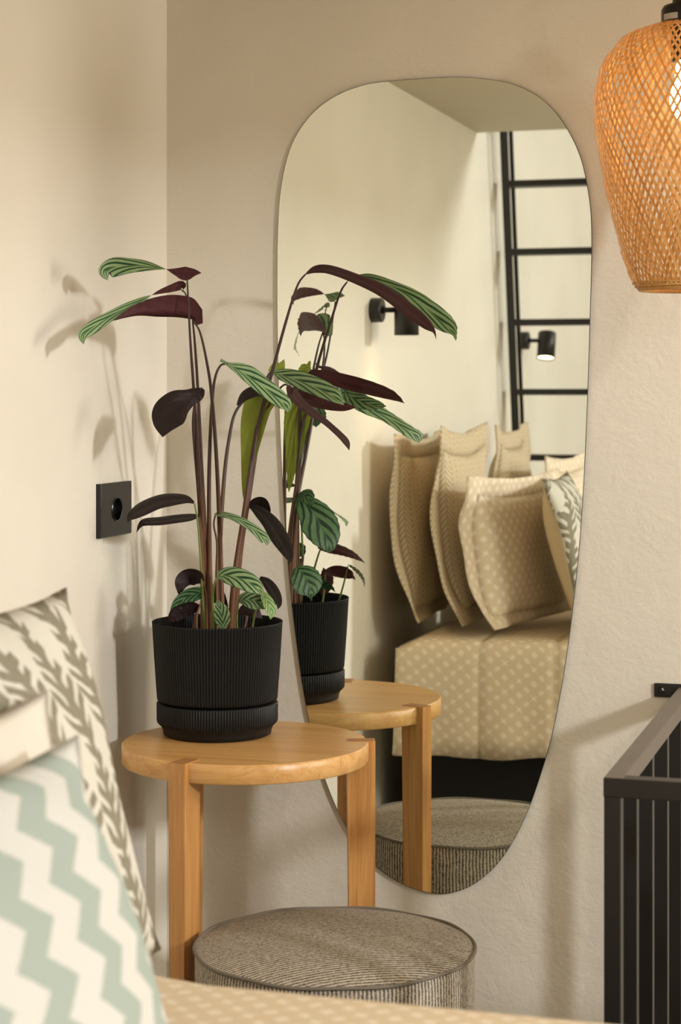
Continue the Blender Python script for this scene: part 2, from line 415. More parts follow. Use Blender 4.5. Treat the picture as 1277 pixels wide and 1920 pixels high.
def stem(pts, r0, r1, mat='stem', up=None):
    pp = cr(pts, 8); n = len(pp)
    bm = bmesh.new(); tube(bm, [P(*p) for p in pp], [r0+(r1-r0)*(i/(n-1))**.8 for i in range(n)], 10)
    return obj('stem', bm, M[mat], plant, True)
WALLX = .004
def leaf(st, mat='leaf', face=1, wave=.0012):
    """stations: x, y, distance, left half width, right half width (pixels, signed), extra distance of each edge (m), travel base -> tip.
       face = 1: the green side looks at the photographer at the widest station"""
    n = 6; pp = cr(st, n); m = len(pp); NU = 4
    bm = bmesh.new(); uvl = bm.loops.layers.uv.new('UVMap'); rows = []
    Ls, Ms, Rs = [], [], []
    for i, p in enumerate(pp):
        q0 = pp[max(i-1, 0)]; q1 = pp[min(i+1, m-1)]
        dx, dy = q1[0]-q0[0], q1[1]-q0[1]; L = math.hypot(dx, dy) or 1
        nx, ny = dy/L, -dx/L      # left of travel on the page
        x, y, Z, wl, wr, zl, zr = p
        e = 1 if 0 < i < m-1 else 0
        wob = math.sin(i*1.9+st[0][0])*wave*e
        Lp = P(x+nx*wl, y+ny*wl, Z+zl+wob); Rp = P(x-nx*wr, y-ny*wr, Z+zr-wob); Mp = P(x, y, Z)
        Ls.append(Lp); Ms.append(Mp); Rs.append(Rp)
    for i in range(m):
        row = []
        for j in range(-NU, NU+1):
            t = abs(j)/NU; E = Ls[i] if j < 0 else Rs[i]
            p = Ms[i].lerp(E, t) + Vector((0, 0, 1))*(.10*(E-Ms[i]).length*math.sin(t*math.pi))
            if p.x < WALLX: p.x = WALLX
            row.append(bm.verts.new(p))
        rows.append(row)
    k = max(range(m), key=lambda i: abs(pp[i][3]+pp[i][4]))
    for i in range(m-1):
        for j in range(2*NU):
            f = bm.faces.new((rows[i][j], rows[i][j+1], rows[i+1][j+1], rows[i+1][j])); f.smooth = True
            for lp, (ii, jj) in zip(f.loops, ((i, j), (i, j+1), (i+1, j+1), (i+1, j))): lp[uvl].uv = (jj/(2*NU), ii/(m-1))
    bm.normal_update()
    # which way does it look at its widest row
    bm.faces.ensure_lookup_table()
    kk = min(k, m-2); fc = bm.faces[kk*2*NU+NU]
    tocam = CAM-fc.calc_center_median()
    sgn = 1 if fc.normal.dot(tocam) > 0 else -1
    if sgn != face: bmesh.ops.reverse_faces(bm, faces=bm.faces[:])
    me = bpy.data.meshes.new('leaf'); bm.to_mesh(me); bm.free()
    o = link('leaf', me, M[mat], plant); place(o, plant); return o
def lf(mid, mat='leaf', face=1, zl=0, zr=0, wave=.0012):
    """mid: x, y, distance, half width [, right half width]"""
    st = []
    mx = max(abs(q[3]) for q in mid) or 1
    for q in mid:
        wl = q[3]; wr = q[4] if len(q) > 4 else q[3]; s = wl/mx
        st.append((q[0], q[1], q[2], wl, wr, zl*s, zr*s))
    return leaf(st, mat, face, wave)
# --- stems
stem([(386,1190,3.17),(383,1050,3.16),(372,860,3.10),(364,740,3.06),(357,640,3.02),(351,524,2.99)], .0052, .0013)
stem([(392,1190,3.18),(387,1050,3.17),(377,860,3.12),(371,730,3.09),(365,640,3.06),(361,600,3.04)], .0050, .0013)
stem([(418,1190,3.19),(412,1000,3.18),(406,860,3.14),(397,742,3.10),(388,680,3.07),(375,623,3.05),(361,601,3.04)], .0046, .0013)
stem([(350,556,3.02),(346,548,3.015),(341,545,3.01)], .0012, .0010)
stem([(381,1190,3.16),(379,1050,3.15),(373,930,3.13),(366,850,3.10),(362,790,3.07),(368,745,3.055),(378,727,3.05)], .0046, .0012)
stem([(397,1190,3.16),(393,1050,3.16),(392,900,3.15),(396,780,3.13),(402,715,3.12),(413,686,3.12),(427,683,3.12)], .0048, .0013)
stem([(410,1190,3.20),(411,1050,3.21),(420,900,3.22),(430,820,3.23),(442,772,3.24),(468,744,3.25),(492,742,3.25)], .0048, .0014)
stem([(431,1190,3.22),(440,1080,3.22),(458,960,3.23),(474,850,3.24),(492,745,3.26),(503,705,3.27),(512,697,3.275)], .0056, .0020)
stem([(437,1190,3.23),(448,1060,3.23),(465,930,3.235),(484,800,3.24),(515,680,3.235),(540,590,3.225),(558,535,3.22),(573,514,3.218)], .0052, .0014)
stem([(441,1190,3.235),(452,1040,3.24),(470,920,3.245),(490,800,3.25),(512,745,3.23),(532,722,3.21),(541,724,3.20)], .0034, .0014)
stem([(384,1190,3.13),(378,1080,3.12),(372,990,3.12),(365,944,3.12)], .0026, .0012, 'stem_green')
stem([(386,1190,3.14),(381,1080,3.135),(376,1000,3.13),(373,968,3.13)], .0028, .0013)
stem([(407,1190,3.16),(406,1080,3.17),(407,1020,3.17),(401,985,3.17),(404,965,3.17)], .0026, .0013)
stem([(436,1190,3.25),(446,1080,3.25),(456,1000,3.245),(464,955,3.24)], .0030, .0013)
stem([(400,1190,3.12),(399,1130,3.11),(402,1095,3.10),(408,1081,3.10)], .0026, .0014, 'stem_green')
stem([(388,1190,3.14),(386,1120,3.13),(381,1092,3.12)], .0024, .0013)
stem([(369,1190,3.12),(370,1150,3.12),(384,1113,3.13)], .0024, .0012)
stem([(360,1196,3.14),(366,1160,3.13),(372,1141,3.13)], .0024, .0012)
stem([(446,1196,3.14),(444,1160,3.13),(447,1128,3.13)], .0024, .0013, 'stem_green')
stem([(455,1196,3.26),(470,1130,3.27),(488,1084,3.265)], .0026, .0013)
stem([(470,1196,3.12),(478,1150,3.11),(489,1111,3.11)], .0022, .0012, 'stem_green')
# --- leaves
lf([(378,512,2.99,0),(364,511,2.99,-7),(347,513,2.99,-13),(327,509,2.985,-6),(308,504,2.98,1),(277,499,2.975,9),(245,498,2.97,14),(215,501,2.965,18),(197,510,2.96,13),(202,526,2.96,0)], 'leaf', 1, .012, -.012)
lf([(343,546,3.01,3),(342,535,3.01,-8),(320,541,3.0,-7),(295,549,2.99,-3),(270,560,2.98,4),(240,575,2.97,8),(205,594,2.95,10),(178,611,2.93,12),(156,628,2.91,10),(157,646,2.90,0)], 'leaf', 1, .012, -.01)
leaf([(362,601,3.04,-2,2,-.001,.001),(360,599,3.04,-36,34,-.016,.022),(332,595,3.03,-42,40,-.020,.030),(295,594,3.01,-38,38,-.018,.028),(262,592,2.99,-24,26,-.012,.018),(235,596,2.97,-11,12,-.006,.008),(212,602,2.95,0,0,0,0)], 'leaf', 1)
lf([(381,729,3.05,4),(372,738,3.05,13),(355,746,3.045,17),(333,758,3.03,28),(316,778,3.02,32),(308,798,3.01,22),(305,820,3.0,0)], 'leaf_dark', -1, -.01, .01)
lf([(413,675,3.12,3),(428,683,3.12,4),(446,693,3.12,14,8),(466,706,3.12,20,12),(494,726,3.115,18,15),(523,749,3.11,17,14),(536,762,3.105,13,9),(540,773,3.10,0)], 'leaf', 1, .012, -.012)
lf([(508,697,3.275,2),(524,701,3.27,10),(542,708,3.25,17,12),(575,719,3.21,19,16),(608,734,3.17,19,14),(630,747,3.14,14,9),(645,760,3.125,0)], 'leaf', 1, .012, -.014)
lf([(573,514,3.218,1),(592,506,3.217,8,6),(618,506,3.216,9,8),(662,521,3.213,10,9),(717,546,3.21,12,11),(771,586,3.207,14,12),(800,609,3.205,10,9),(814,622,3.204,3),(818,637,3.204,0)], 'leaf', -1, -.030, .030)
lf([(540,724,3.20,4),(550,740,3.19,11),(563,755,3.17,9),(586,774,3.15,8),(610,791,3.13,6),(637,815,3.11,6),(650,830,3.095,6),(655,845,3.09,0)], 'leaf', -1, -.034, .034)
lf([(492,740,3.25,6),(487,745,3.25,30,22),(480,765,3.25,28,24),(473,800,3.25,24,22),(466,860,3.25,14,14),(460,905,3.25,7,7),(456,937,3.25,0)], 'leaf_yellow', -1, -.014, .01)
lf([(445,760,3.24,2),(458,742,3.24,8,10),(478,733,3.245,10,11),(494,736,3.25,7,8),(505,742,3.255,0)], 'leaf_dark', -1, .01, -.01)
lf([(505,697,3.28,3),(515,690,3.28,9),(526,688,3.28,9),(533,673,3.28,0)], 'leaf_yellow', -1)
lf([(545,733,3.19,4),(575,748,3.20,12,10),(610,757,3.21,12,11),(645,763,3.215,8),(668,764,3.22,0)], 'leaf', -1, -.012, .02)
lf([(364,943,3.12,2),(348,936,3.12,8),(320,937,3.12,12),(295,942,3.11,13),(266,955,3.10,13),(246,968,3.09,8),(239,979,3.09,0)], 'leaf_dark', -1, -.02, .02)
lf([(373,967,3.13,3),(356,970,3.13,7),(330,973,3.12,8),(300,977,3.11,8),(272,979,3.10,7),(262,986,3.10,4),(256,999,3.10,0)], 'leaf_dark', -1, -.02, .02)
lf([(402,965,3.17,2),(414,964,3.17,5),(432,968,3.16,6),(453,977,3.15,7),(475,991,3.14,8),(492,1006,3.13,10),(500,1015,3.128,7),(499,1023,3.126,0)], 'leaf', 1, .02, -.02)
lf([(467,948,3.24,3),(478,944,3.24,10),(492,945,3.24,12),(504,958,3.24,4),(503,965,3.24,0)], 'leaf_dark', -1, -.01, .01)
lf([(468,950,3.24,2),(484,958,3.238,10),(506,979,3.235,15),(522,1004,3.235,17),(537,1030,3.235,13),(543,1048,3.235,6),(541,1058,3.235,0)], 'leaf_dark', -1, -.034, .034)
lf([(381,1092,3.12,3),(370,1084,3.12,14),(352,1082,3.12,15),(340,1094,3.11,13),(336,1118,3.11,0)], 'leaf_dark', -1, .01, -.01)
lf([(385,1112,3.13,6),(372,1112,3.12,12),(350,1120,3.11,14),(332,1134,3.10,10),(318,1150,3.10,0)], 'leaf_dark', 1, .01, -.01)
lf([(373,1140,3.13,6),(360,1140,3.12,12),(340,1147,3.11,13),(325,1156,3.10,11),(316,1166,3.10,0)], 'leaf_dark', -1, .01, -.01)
lf([(407,1082,3.10,3),(416,1079,3.10,12),(434,1080,3.09,18),(456,1087,3.08,19),(476,1098,3.07,16),(488,1108,3.065,8),(494,1116,3.06,0)], 'leaf', 1, .02, -.02)
lf([(446,1128,3.13,3),(456,1124,3.12,12),(472,1125,3.11,17),(488,1131,3.10,15),(500,1143,3.10,0)], 'leaf', 1, .012, -.012)
lf([(489,1108,3.11,2),(496,1118,3.10,8),(504,1132,3.09,11),(509,1147,3.085,9),(507,1162,3.08,0)], 'leaf_pale', 1, .008, -.008)
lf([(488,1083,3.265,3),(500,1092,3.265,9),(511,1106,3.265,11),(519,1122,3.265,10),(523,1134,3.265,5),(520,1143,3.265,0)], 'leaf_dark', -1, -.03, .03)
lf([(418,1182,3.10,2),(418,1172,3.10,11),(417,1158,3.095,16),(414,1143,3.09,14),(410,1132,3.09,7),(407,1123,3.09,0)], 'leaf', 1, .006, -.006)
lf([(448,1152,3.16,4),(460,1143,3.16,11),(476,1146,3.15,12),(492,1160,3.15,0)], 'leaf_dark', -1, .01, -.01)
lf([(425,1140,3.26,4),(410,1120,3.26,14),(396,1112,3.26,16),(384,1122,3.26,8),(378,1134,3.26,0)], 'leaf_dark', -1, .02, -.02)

# ================================================================== WALL SOCKET
pa = on_left(180, 908); pb = on_left(238, 901); pc_ = on_left(180, 1010)
y0_, y1_, z1_, z0_ = pa.y, pb.y, pa.z, pc_.z
zt = (z1_+on_left(238,901).z)/2; zb = (z0_+on_left(238,999).z)/2
root = thing('wall_socket', 'glossy black wall socket plate on the left wall', 'socket', (0, (y0_+y1_)/2, (zt+zb)/2))
yc, zc = (y0_+y1_)/2, (zt+zb)/2
bm = bmesh.new()
n = 48; rr = .0185
sq = []; hw_, hh_ = (y1_-y0_)/2, (zt-zb)/2; ang = []
for side in range(4):
    for k in range(12):
        q_ = -1+2*k/12; sx_, sy_ = [(1, q_), (-q_, 1), (-1, -q_), (q_, -1)][side]; sq.append((sx_*hw_, sy_*hh_)); ang.append(math.atan2(sy_, sx_))
def rg(f, x): return [bm.verts.new((x, yc+a, zc+b)) for a, b in f]
circ = [(rr*math.cos(t), rr*math.sin(t)) for t in ang]
rings = [rg(sq, 0.0), rg(sq, .008), rg([(a*.96, b*.95) for a, b in sq], .0095), rg([(a*1.15, b*1.15) for a, b in circ], .0095), rg([(a*1.08, b*1.08) for a, b in circ], .011), rg(circ, .0105), rg([(a*.94, b*.94) for a, b in circ], .001)]
for q, s in zip(rings, rings[1:]):
    for k in range(n): bm.faces.new((q[k], q[(k+1) % n], s[(k+1) % n], s[k]))
bm.faces.new(rings[-1]); o = obj('socket_plate', bm, M['black_plastic'], root)
for sy in (-1, 1):
    bm = bmesh.new(); tube(bm, [(.0008, yc+sy*.0095, zc), (.0018, yc+sy*.0095, zc)], .0024, 12); obj('pin_hole', bm, M['bedbase'], root)
for sz in (-1, 1):
    bm = newbox((.001, yc-.002, zc+sz*.0175-.0015), (.006, yc+.002, zc+sz*.0175+.0015)); obj('earth_clip', bm, M['bolt'], root)

# ================================================================== OTTOMAN
OC = Vector((.449, -.437)); OR = .2096; OZ = 1.2-.834
root = thing('pouffe', 'round grey-brown striped fabric pouffe in front of the side table', 'pouffe', (OC.x, OC.y, 0))
def uvlathe(prof, n, side):
    bm = bmesh.new(); lathe(bm, prof, n, OC.x, OC.y)
    uvl = bm.loops.layers.uv.new('UVMap')
    for f in bm.faces:
        ts = [math.atan2(l.vert.co.y-OC.y, l.vert.co.x-OC.x) for l in f.loops]
        for l, t in zip(f.loops, ts):
            if side:
                if max(ts)-min(ts) > 3 and t < 0: t += 2*math.pi
                l[uvl].uv = (t*OR, l.vert.co.z)
            else:
                x, y = l.vert.co.x-OC.x, l.vert.co.y-OC.y; a = R(-32); r2 = (x*x+y*y)/(OR*OR)
                l[uvl].uv = (x*math.sin(a)+y*math.cos(a)+.02*r2, x)
    return bm
obj('cushion_side', uvlathe([(OR*.98, 0), (OR*.995, .02), (OR, .15), (OR, OZ-.012), (OR*.992, OZ-.002)], 96, True), M['stripe'], root, True)
pf = [(OR*.992*math.sin(t*math.pi/2), OZ+.016*(1-(math.sin(t*math.pi/2))**3.2)) for t in [1-i/14 for i in range(15)]]
pf[-1] = (0, OZ+.016)
obj('cushion_top', uvlathe(pf, 96, False), M['stripe'], root, True)
bm = bmesh.new(); pts = []
for k in range(97):
    t = 2*math.pi*k/96; w_ = .0010*math.sin(9*t); pts.append((OC.x+(OR+.001)*math.cos(t), OC.y+(OR+.001)*math.sin(t), OZ+w_))
tube(bm, pts, .0026, 8, False)
M['piping'] = plain('dark_piping', srgb(124, 116, 104), 0.9, 0, .1, 700, 0.5, .5)
obj('piping', bm, M['piping'], root, True)

# ================================================================== BED
BZ = .603
def yedge(x): return -1.245-.11*max(0, min(1, (x-.1)/.5))
bed = thing('bed', 'bed under a beige woven lattice cover beside the left wall', 'bed', (1.0, -2.1, 0))
bm = bmesh.new(); uvl = bm.loops.layers.uv.new('UVMap')
NX = 260; X0, X1 = .085, 2.05; YB = -2.62
def drape(i):
    x = X0+(X1-X0)*i/NX
    ye = yedge(x); wob = .006*math.sin(x*23)+.004*math.sin(x*57+1)
    seam = .007*math.exp(-((x-.28)/.008)**2)+.007*math.exp(-((x-.455)/.008)**2)
    return x, ye, wob, seam
rows = []
for i in range(NX+1):
    x, ye, wob, seam = drape(i); row = []
    edge_l = .02*math.exp(-((x-X0)/.03)**2)
    for (dy, z) in [(0, 0)]: pass
    prof_ = [(YB, BZ-.004), (-2.3, BZ), (-1.8, BZ), (ye-.10, BZ), (ye-.04, BZ-.001), (ye-.014, BZ-.006), (ye-.002, BZ-.020), (ye+.002, BZ-.06), (ye+.006, BZ-.12), (ye+.008+wob*.5, BZ-.18), (ye+.010+wob, BZ-.23), (ye+.008+wob, .328+.006*math.sin(x*15)), (ye-.004+wob, .326)]
    sd = 0
    for k, (y, z) in enumerate(prof_):
        if k: sd += math.hypot(y-prof_[k-1][0], z-prof_[k-1][1])
        yy = y-seam*(k > 3); zz = z-seam*(k <= 4)-edge_l*(k < 6)
        row.append((bm.verts.new((x, yy, zz)), (x, sd)))
    rows.append(row)
for r0, r1 in zip(rows, rows[1:]):
    for k in range(len(r0)-1):
        q = (r0[k], r1[k], r1[k+1], r0[k+1]); f = bm.faces.new([v for v, _ in q]); f.smooth = True
        for lp, (_, uv) in zip(f.loops, q): lp[uvl].uv = uv
# left end hangs down a little
lrow = rows[0]; prev = [v for v, _ in lrow]
cur = [bm.verts.new((X0-.004, v.co.y, min(v.co.z, max(.33, v.co.z-.16)))) for v in prev]
for k in range(len(prev)-1):
    f = bm.faces.new((prev[k], prev[k+1], cur[k+1], cur[k]))
    for lp in f.loops: lp[uvl].uv = (lp.vert.co.z, lp.vert.co.y)
obj('bed_cover', bm, M['cover'], bed)
obj('mattress', newbox((X0+.01, YB+.02, .34), (X1-.01, -1.42, BZ-.03), .03, 3), M['cream'], bed)
obj('bed_base', newbox((.06, YB+.02, 0), (X1-.01, -1.40, .338), .004), M['bedbase'], bed)

# ================================================================== PILLOWS
def pillow(name, label, w_, h_, t_, fl, mats, loc, xdir, up, group=None, sag=0.0, droop=0.0, seed=0, cat='pillow', pinch=.06, bow=0.0):
    """face looks along xdir x up (towards 'out'); fl = flange width"""
    xd = Vector(xdir).normalized(); u = Vector(up); u = (u-xd*u.dot(xd)).normalized(); out = xd.cross(u)
    rnd = random.Random(seed); N = 26
    bm = bmesh.new(); uvl = bm.loops.layers.uv.new('UVMap')
    L = Vector(loc)
    ph = [rnd.uniform(0, 6.28) for _ in range(6)]
    def pos(a, b, sgn):
        ca = abs(a)**3; cb = abs(b)**3
        # corners stick out, sides pull in
        sx = 1-pinch*(1-b*b*b*b)*.0-pinch*(0 if fl else 1)*(1-abs(b)**2.5); sy = 1-pinch*(1-abs(a)**2.5)
        x = a*(w_/2)*sx; y = b*(h_/2)*(sy if b > 0 else 1)
        th = max(0, (1-abs(a)**2.4)*(1-abs(b)**2.4))**.62*t_*.56
        th *= 1+.10*math.sin(3*a+ph[0])*math.cos(2.5*b+ph[1])
        th *= (1 if sgn else 0)
        wr = -bow*(1-b*b)+.006*math.sin(9*a+5*b+ph[2])*(abs(a)**2+abs(b)**2)*.5
        y2 = y-sag*(1-abs(a))*(.5+b/2)
        p = L+xd*x+u*y2+out*(sgn*th+wr)
        return p
    def add(sgn):
        g = [[bm.verts.new(pos(-1+2*i/N, -1+2*j/N, sgn)) for j in range(N+1)] for i in range(N+1)]
        for i in range(N):
            for j in range(N):
                vs = (g[i][j], g[i+1][j], g[i+1][j+1], g[i][j+1]) if sgn > 0 else (g[i][j], g[i][j+1], g[i+1][j+1], g[i+1][j])
                f = bm.faces.new(vs); f.smooth = True; f.material_index = 0 if sgn > 0 else 1
                for lp in f.loops:
                    d = lp.vert.co-L; lp[uvl].uv = (d.dot(xd)+.3, d.dot(u)+.3)
        return g
    add(1); add(-1)
    bmesh.ops.remove_doubles(bm, verts=bm.verts[:], dist=.0004)
    me = bpy.data.meshes.new(name); bm.to_mesh(me); bm.free()
    me.materials.append(mats[0]); me.materials.append(mats[1])
    root = thing(name, label, cat, L, group)
    o = link('pillow_body' if cat == 'pillow' else 'cushion_body', me, None, root); place(o, root)
    if fl:
        bm = bmesh.new(); uvl = bm.loops.layers.uv.new('UVMap'); K = 22
        per = []
        for s in range(4):
            for k in range(K):
                q = -1+2*k/K
                per.append([(q, -1), (1, q), (-q, 1), (-1, -q)][s])
        inner = [pos(a*.97, b*.97, 0) for a, b in per]
        rings = [inner]
        for f_ in (.35, .7, 1.0):
            ring = []
            for i, (a, b) in enumerate(per):
                c = L; p = pos(a, b, 0); dx = (a*abs(a)**5*.0+ (1 if abs(a) > .999 else 0)*math.copysign(1, a)); dy = (1 if abs(b) > .999 else 0)*math.copysign(1, b)
                if abs(a) > .9 and abs(b) > .9: dx = math.copysign(max(abs(dx), (abs(a)-.9)*10), a); dy = math.copysign(max(abs(dy), (abs(b)-.9)*10), b)
                if b < -.5: dx *= .35 if abs(b) > .999 else 1; dy *= .6
                wv = math.sin(i*.5+ph[3])*.005+math.sin(i*.21+ph[4])*.009
                q = p+xd*dx*fl*f_+u*dy*fl*f_+out*wv*f_*(f_)+out*droop*f_*f_*(1 if b > .5 else 0)
                if q.z < BZ+.006: 
                    q.z = BZ+.006+(.004*math.sin(i))
                if q.x < .012: q.x = .012
                ring.append(q)
            rings.append(ring)
        V = [[bm.verts.new(p) for p in r] for r in rings]; n = len(per)
        for r0, r1 in zip(V, V[1:]):
            for i in range(n):
                j = (i+1) % n; f = bm.faces.new((r0[i], r0[j], r1[j], r1[i])); f.smooth = True
                for lp in f.loops:
                    d = lp.vert.co-L; lp[uvl].uv = (d.dot(xd)+.3, d.dot(u)+.3)
        o = obj('flange', bm, mats[0], root, True)
        md = o.modifiers.new('thick', 'SOLIDIFY'); md.thickness = .004; md.offset = 0
    return root
# the stack against the left wall (seen in the mirror)
G1, G2 = 'quilted pillows', 'patterned pillows'
pillow('quilted_pillow', 'quilted beige pillow with flange, nearest the wall in the mirror', .50, .39, .08, .045, (M['quilt'], M['quilt']), (.080, -1.60, BZ+.25), (.02, 1, 0), (-.10, 0, 1), G1, seed=3, pinch=.10, bow=.02)
pillow('quilted_pillow', 'quilted beige pillow of the pair by the wall, outer one, with a tall flopped corner', .50, .40, .09, .055, (M['quilt'], M['quilt']), (.190, -1.62, BZ+.255), (.03, 1, 0), (-.12, 0, 1), G1, seed=5, pinch=.12, bow=.035)
pillow('quilted_pillow', 'quilted pillow at the far side of the bed, its corner beside the ladder foot', .42, .40, .11, .05, (M['quilt'], M['quilt']), (.17, -2.32, BZ+.25), (.03, 1, 0), (-.14, 0, 1), G1, seed=8, pinch=.12, bow=.03)
pillow('patterned_pillow', 'pale lattice-patterned pillow with a drooping flange, in front of the quilted pair', .46, .30, .105, .045, (M['patterned'], M['patterned']), (.332, -1.575, BZ+.195), (-.24, 1, 0), (-.14, 0, 1), G2, seed=11, pinch=.10, bow=.03)
pillow('patterned_pillow', 'pale lattice-patterned pillow at the far side of the bed, partly hidden', .40, .33, .12, .04, (M['patterned'], M['patterned']), (.33, -2.33, BZ+.21), (-.03, 1, 0), (-.14, 0, 1), G2, seed=14, pinch=.1, bow=.03)
pillow('embroidered_cushion', 'square cushion embroidered with grey-green foliage, plain beige at the back', .44, .39, .095, 0, (M['coral'], M['linen']), (.466, -1.545, BZ+.20), (.06, 1, 0), (-.27, 0, 1), None, seed=21, cat='cushion', pinch=.07)
pillow('cream_cushion', 'plain cream cushion squeezed between the embroidered and the zigzag cushion', .42, .33, .03, 0, (M['cream'], M['cream']), (.552, -1.765, BZ+.160), (.06, 1, 0), (-.36, 0, 1), None, seed=23, cat='cushion', pinch=.07)
pillow('zigzag_cushion', 'cream cushion with pale green zigzag stripes, nearest the camera', .48, .31, .085, 0, (M['zigzag'], M['cream']), (.628, -1.89, BZ+.150), (.06, 1, 0), (-.42, 0, 1), None, seed=27, cat='cushion', pinch=.07)

# ================================================================== LADDER (seen in the mirror)
LT = PM(942, 255, 5.977); LT.x = .03
LB = PM(965, 870, 6.169); LB.x = .03
ld = (LB-LT)
def lp_(z): t = (z-LT.z)/ld.z; return LT.y+ld.y*t
root = thing('loft_ladder', 'black metal ladder leaning against the loft edge', 'ladder', (.25, lp_(0), 0))
XW = .46
for x in (.028, .028+XW):
    bm = bmesh.new(); zt_, zb_ = 2.30, 0
    for (dy0, dy1, xa, xb) in ((.0, .010, 0, .024), (.060, .070, .016, .028)) if x < .1 else ((.0, .010, 0, .024), (.060, .070, -.004, .008)):
        q = [bm.verts.new((x+xx, lp_(z)-yy, z)) for z in (zb_, zt_) for xx, yy in ((xa, dy0), (xb, dy0), (xb, dy1), (xa, dy1))]
        for k in range(4): bm.faces.new((q[k], q[(k+1) % 4], q[4+(k+1) % 4], q[4+k]))
        bm.faces.new(q[:4][::-1]); bm.faces.new(q[4:])
    obj('stile', bm, M['black_metal'], root)
rz = [PM(1030, y, 6.05).z for y in (348, 473, 604, 735, 860)]
dz = (rz[0]-rz[-1])/4
zs = [rz[0]+dz*k for k in range(1, 2)]+rz+[rz[-1]-dz*k for k in (1, 2, 3)]
for z in zs:
    if z < .05: continue
    y = lp_(z); obj('rung', newbox((.032, y-.068, z-.010), (.028+XW+.02, y-.004, z+.010), .002), M['black_metal'], root)

# ================================================================== WALL LAMPS
def wall_lamp(label, y, z, lit, tilt=0):
    root = thing('wall_lamp', label, 'lamp', (0, y, z), 'black cylinder wall lamps')
    bm = bmesh.new(); tube(bm, [(0, y, z), (.003, y, z), (.026, y, z), (.028, y, z)], [.029, .030, .030, .028], 40); obj('wall_base', bm, M['black_metal'], root, False)
    bm = bmesh.new(); tube(bm, [(.026, y, z), (.036, y, z), (.060, y, z)], [.011, .0065, .0065], 20); obj('arm', bm, M['black_metal'], root, True)
    cx = .088; z1, z0 = z+.028, z-.062
    bm = bmesh.new(); lathe(bm, [(0, z1), (.027, z1), (.030, z1-.003), (.030, z0), (.0275, z0), (.0275, z0+.012), (.0272, z0+.02)], 48, cx, y)
    for f in bm.faces: f.smooth = abs(f.calc_center_median().z-z) < .055
    bmesh.ops.rotate(bm, verts=bm.verts[:], cent=(cx, y, z), matrix=Matrix.Rotation(tilt, 3, 'X'))
    sh = obj('lamp_cylinder', bm, M['black_metal'], root)
    bm = bmesh.new(); lathe(bm, [(0, z0+.006), (.027, z0+.006), (.027, z0+.009), (0, z0+.009)], 32, cx, y); bmesh.ops.rotate(bm, verts=bm.verts[:], cent=(cx, y, z), matrix=Matrix.Rotation(tilt, 3, 'X')); obj('lens', bm, M['lens'], sh)
    l = bpy.data.lights.new('wall_lamp_light', 'SPOT'); l.energy = lit; l.color = (1, .68, .38); l.spot_size = R(110); l.spot_blend = .8; l.shadow_soft_size = .02
    lo = bpy.data.objects.new('wall_lamp_light', l); COL.objects.link(lo); lo.parent = root; lo.location = (cx, .060*math.sin(tilt), -.060*math.cos(tilt))
    lo.rotation_euler = (tilt, 0, 0)
la = on_left(705, 581)
def refl_left(px, py):
    u = (px-638.5)/F; Z = (0-CAM.x)/(u*CY-SY); return PM(px, py, Z)
a = refl_left(700, 582); b = refl_left(978, 639)
wall_lamp('black cylinder wall lamp on the left wall above the pillows', a.y, a.z, 1.5)
wall_lamp('lit black cylinder wall lamp seen between the ladder rungs', b.y, b.z, 2.2, R(16))

# ================================================================== PENDANT
AX = P(1283, 200, 2.9); sc = 2.9/F
root = thing('pendant_lamp', 'woven bamboo pendant lamp hanging at the upper right, lit inside', 'lamp', (AX.x, AX.y, 1.2+.149))
profp = [(40,45),(76,53),(102,63),(121,76),(140,99),(152,118),(160,140),(167,188),(165,242),(157,292),(147,350),(132,414),(118,467),(104,513),(94,531),(82,543)]
prof3 = [(r*sc, 1.2-(y-HZ)*sc) for r, y in profp]
pp = cr(prof3, 5)
# arc length parametrisation
al = [0]
for q, s in zip(pp, pp[1:]): al.append(al[-1]+math.hypot(s[0]-q[0], s[1]-q[1]))
def at(t):
    d = t*al[-1]
    for i in range(len(al)-1):
        if al[i+1] >= d: f = (d-al[i])/(al[i+1]-al[i]+1e-9); return (pp[i][0]+(pp[i+1][0]-pp[i][0])*f, pp[i][1]+(pp[i+1][1]-pp[i][1])*f)
    return pp[-1]
NS = 72; SEG = 36; TW = R(105); ZP = 1.2+.149
def strip_mesh(sg, off, wid):
    bm = bmesh.new(); row = []
    for i in range(SEG+1):
        t = i/SEG; r, z = at(t); th = sg*TW*(t-.5)
        r2, z2 = at(min(1, t+.01)); r1, z1 = at(max(0, t-.01))
        e = .01
        p = lambda r, th, z: Vector((r*math.cos(th), r*math.sin(th), z))
        T = (p(r2, th+sg*TW*e, z2)-p(r1, th-sg*TW*e, z1)).normalized()
        mer = Vector((r2-r1, 0, z2-z1)).normalized(); N = Vector((-mer.z, 0, mer.x)); 
        N = Vector((N.x*math.cos(th), N.x*math.sin(th), N.z)); 
        if N.dot(p(1, th, 0)) < 0: N = -N
        B = N.cross(T).normalized(); w_ = wid*min(1, .45+.6*r/.13)
        c = p(r, th, z)+N*(off+.0006*math.sin(t*60))
        row.append((bm.verts.new(c-B*w_/2), bm.verts.new(c+B*w_/2)))
    for a_, b_ in zip(row, row[1:]): bm.faces.new((a_[0], a_[1], b_[1], b_[0]))
    for v in bm.verts: v.co.z -= ZP
    me = bpy.data.meshes.new('bamboo_strip'); bm.to_mesh(me); bm.free(); me.materials.append(M['bamboo'])
    for q in me.polygons: q.use_smooth = True
    return me
meshes = [[strip_mesh(s, o_, w_) for w_, o_ in ((.0040, .0008*s), (.0034, .0013*s), (.0045, .0004*s))] for s in (-1, 1)]
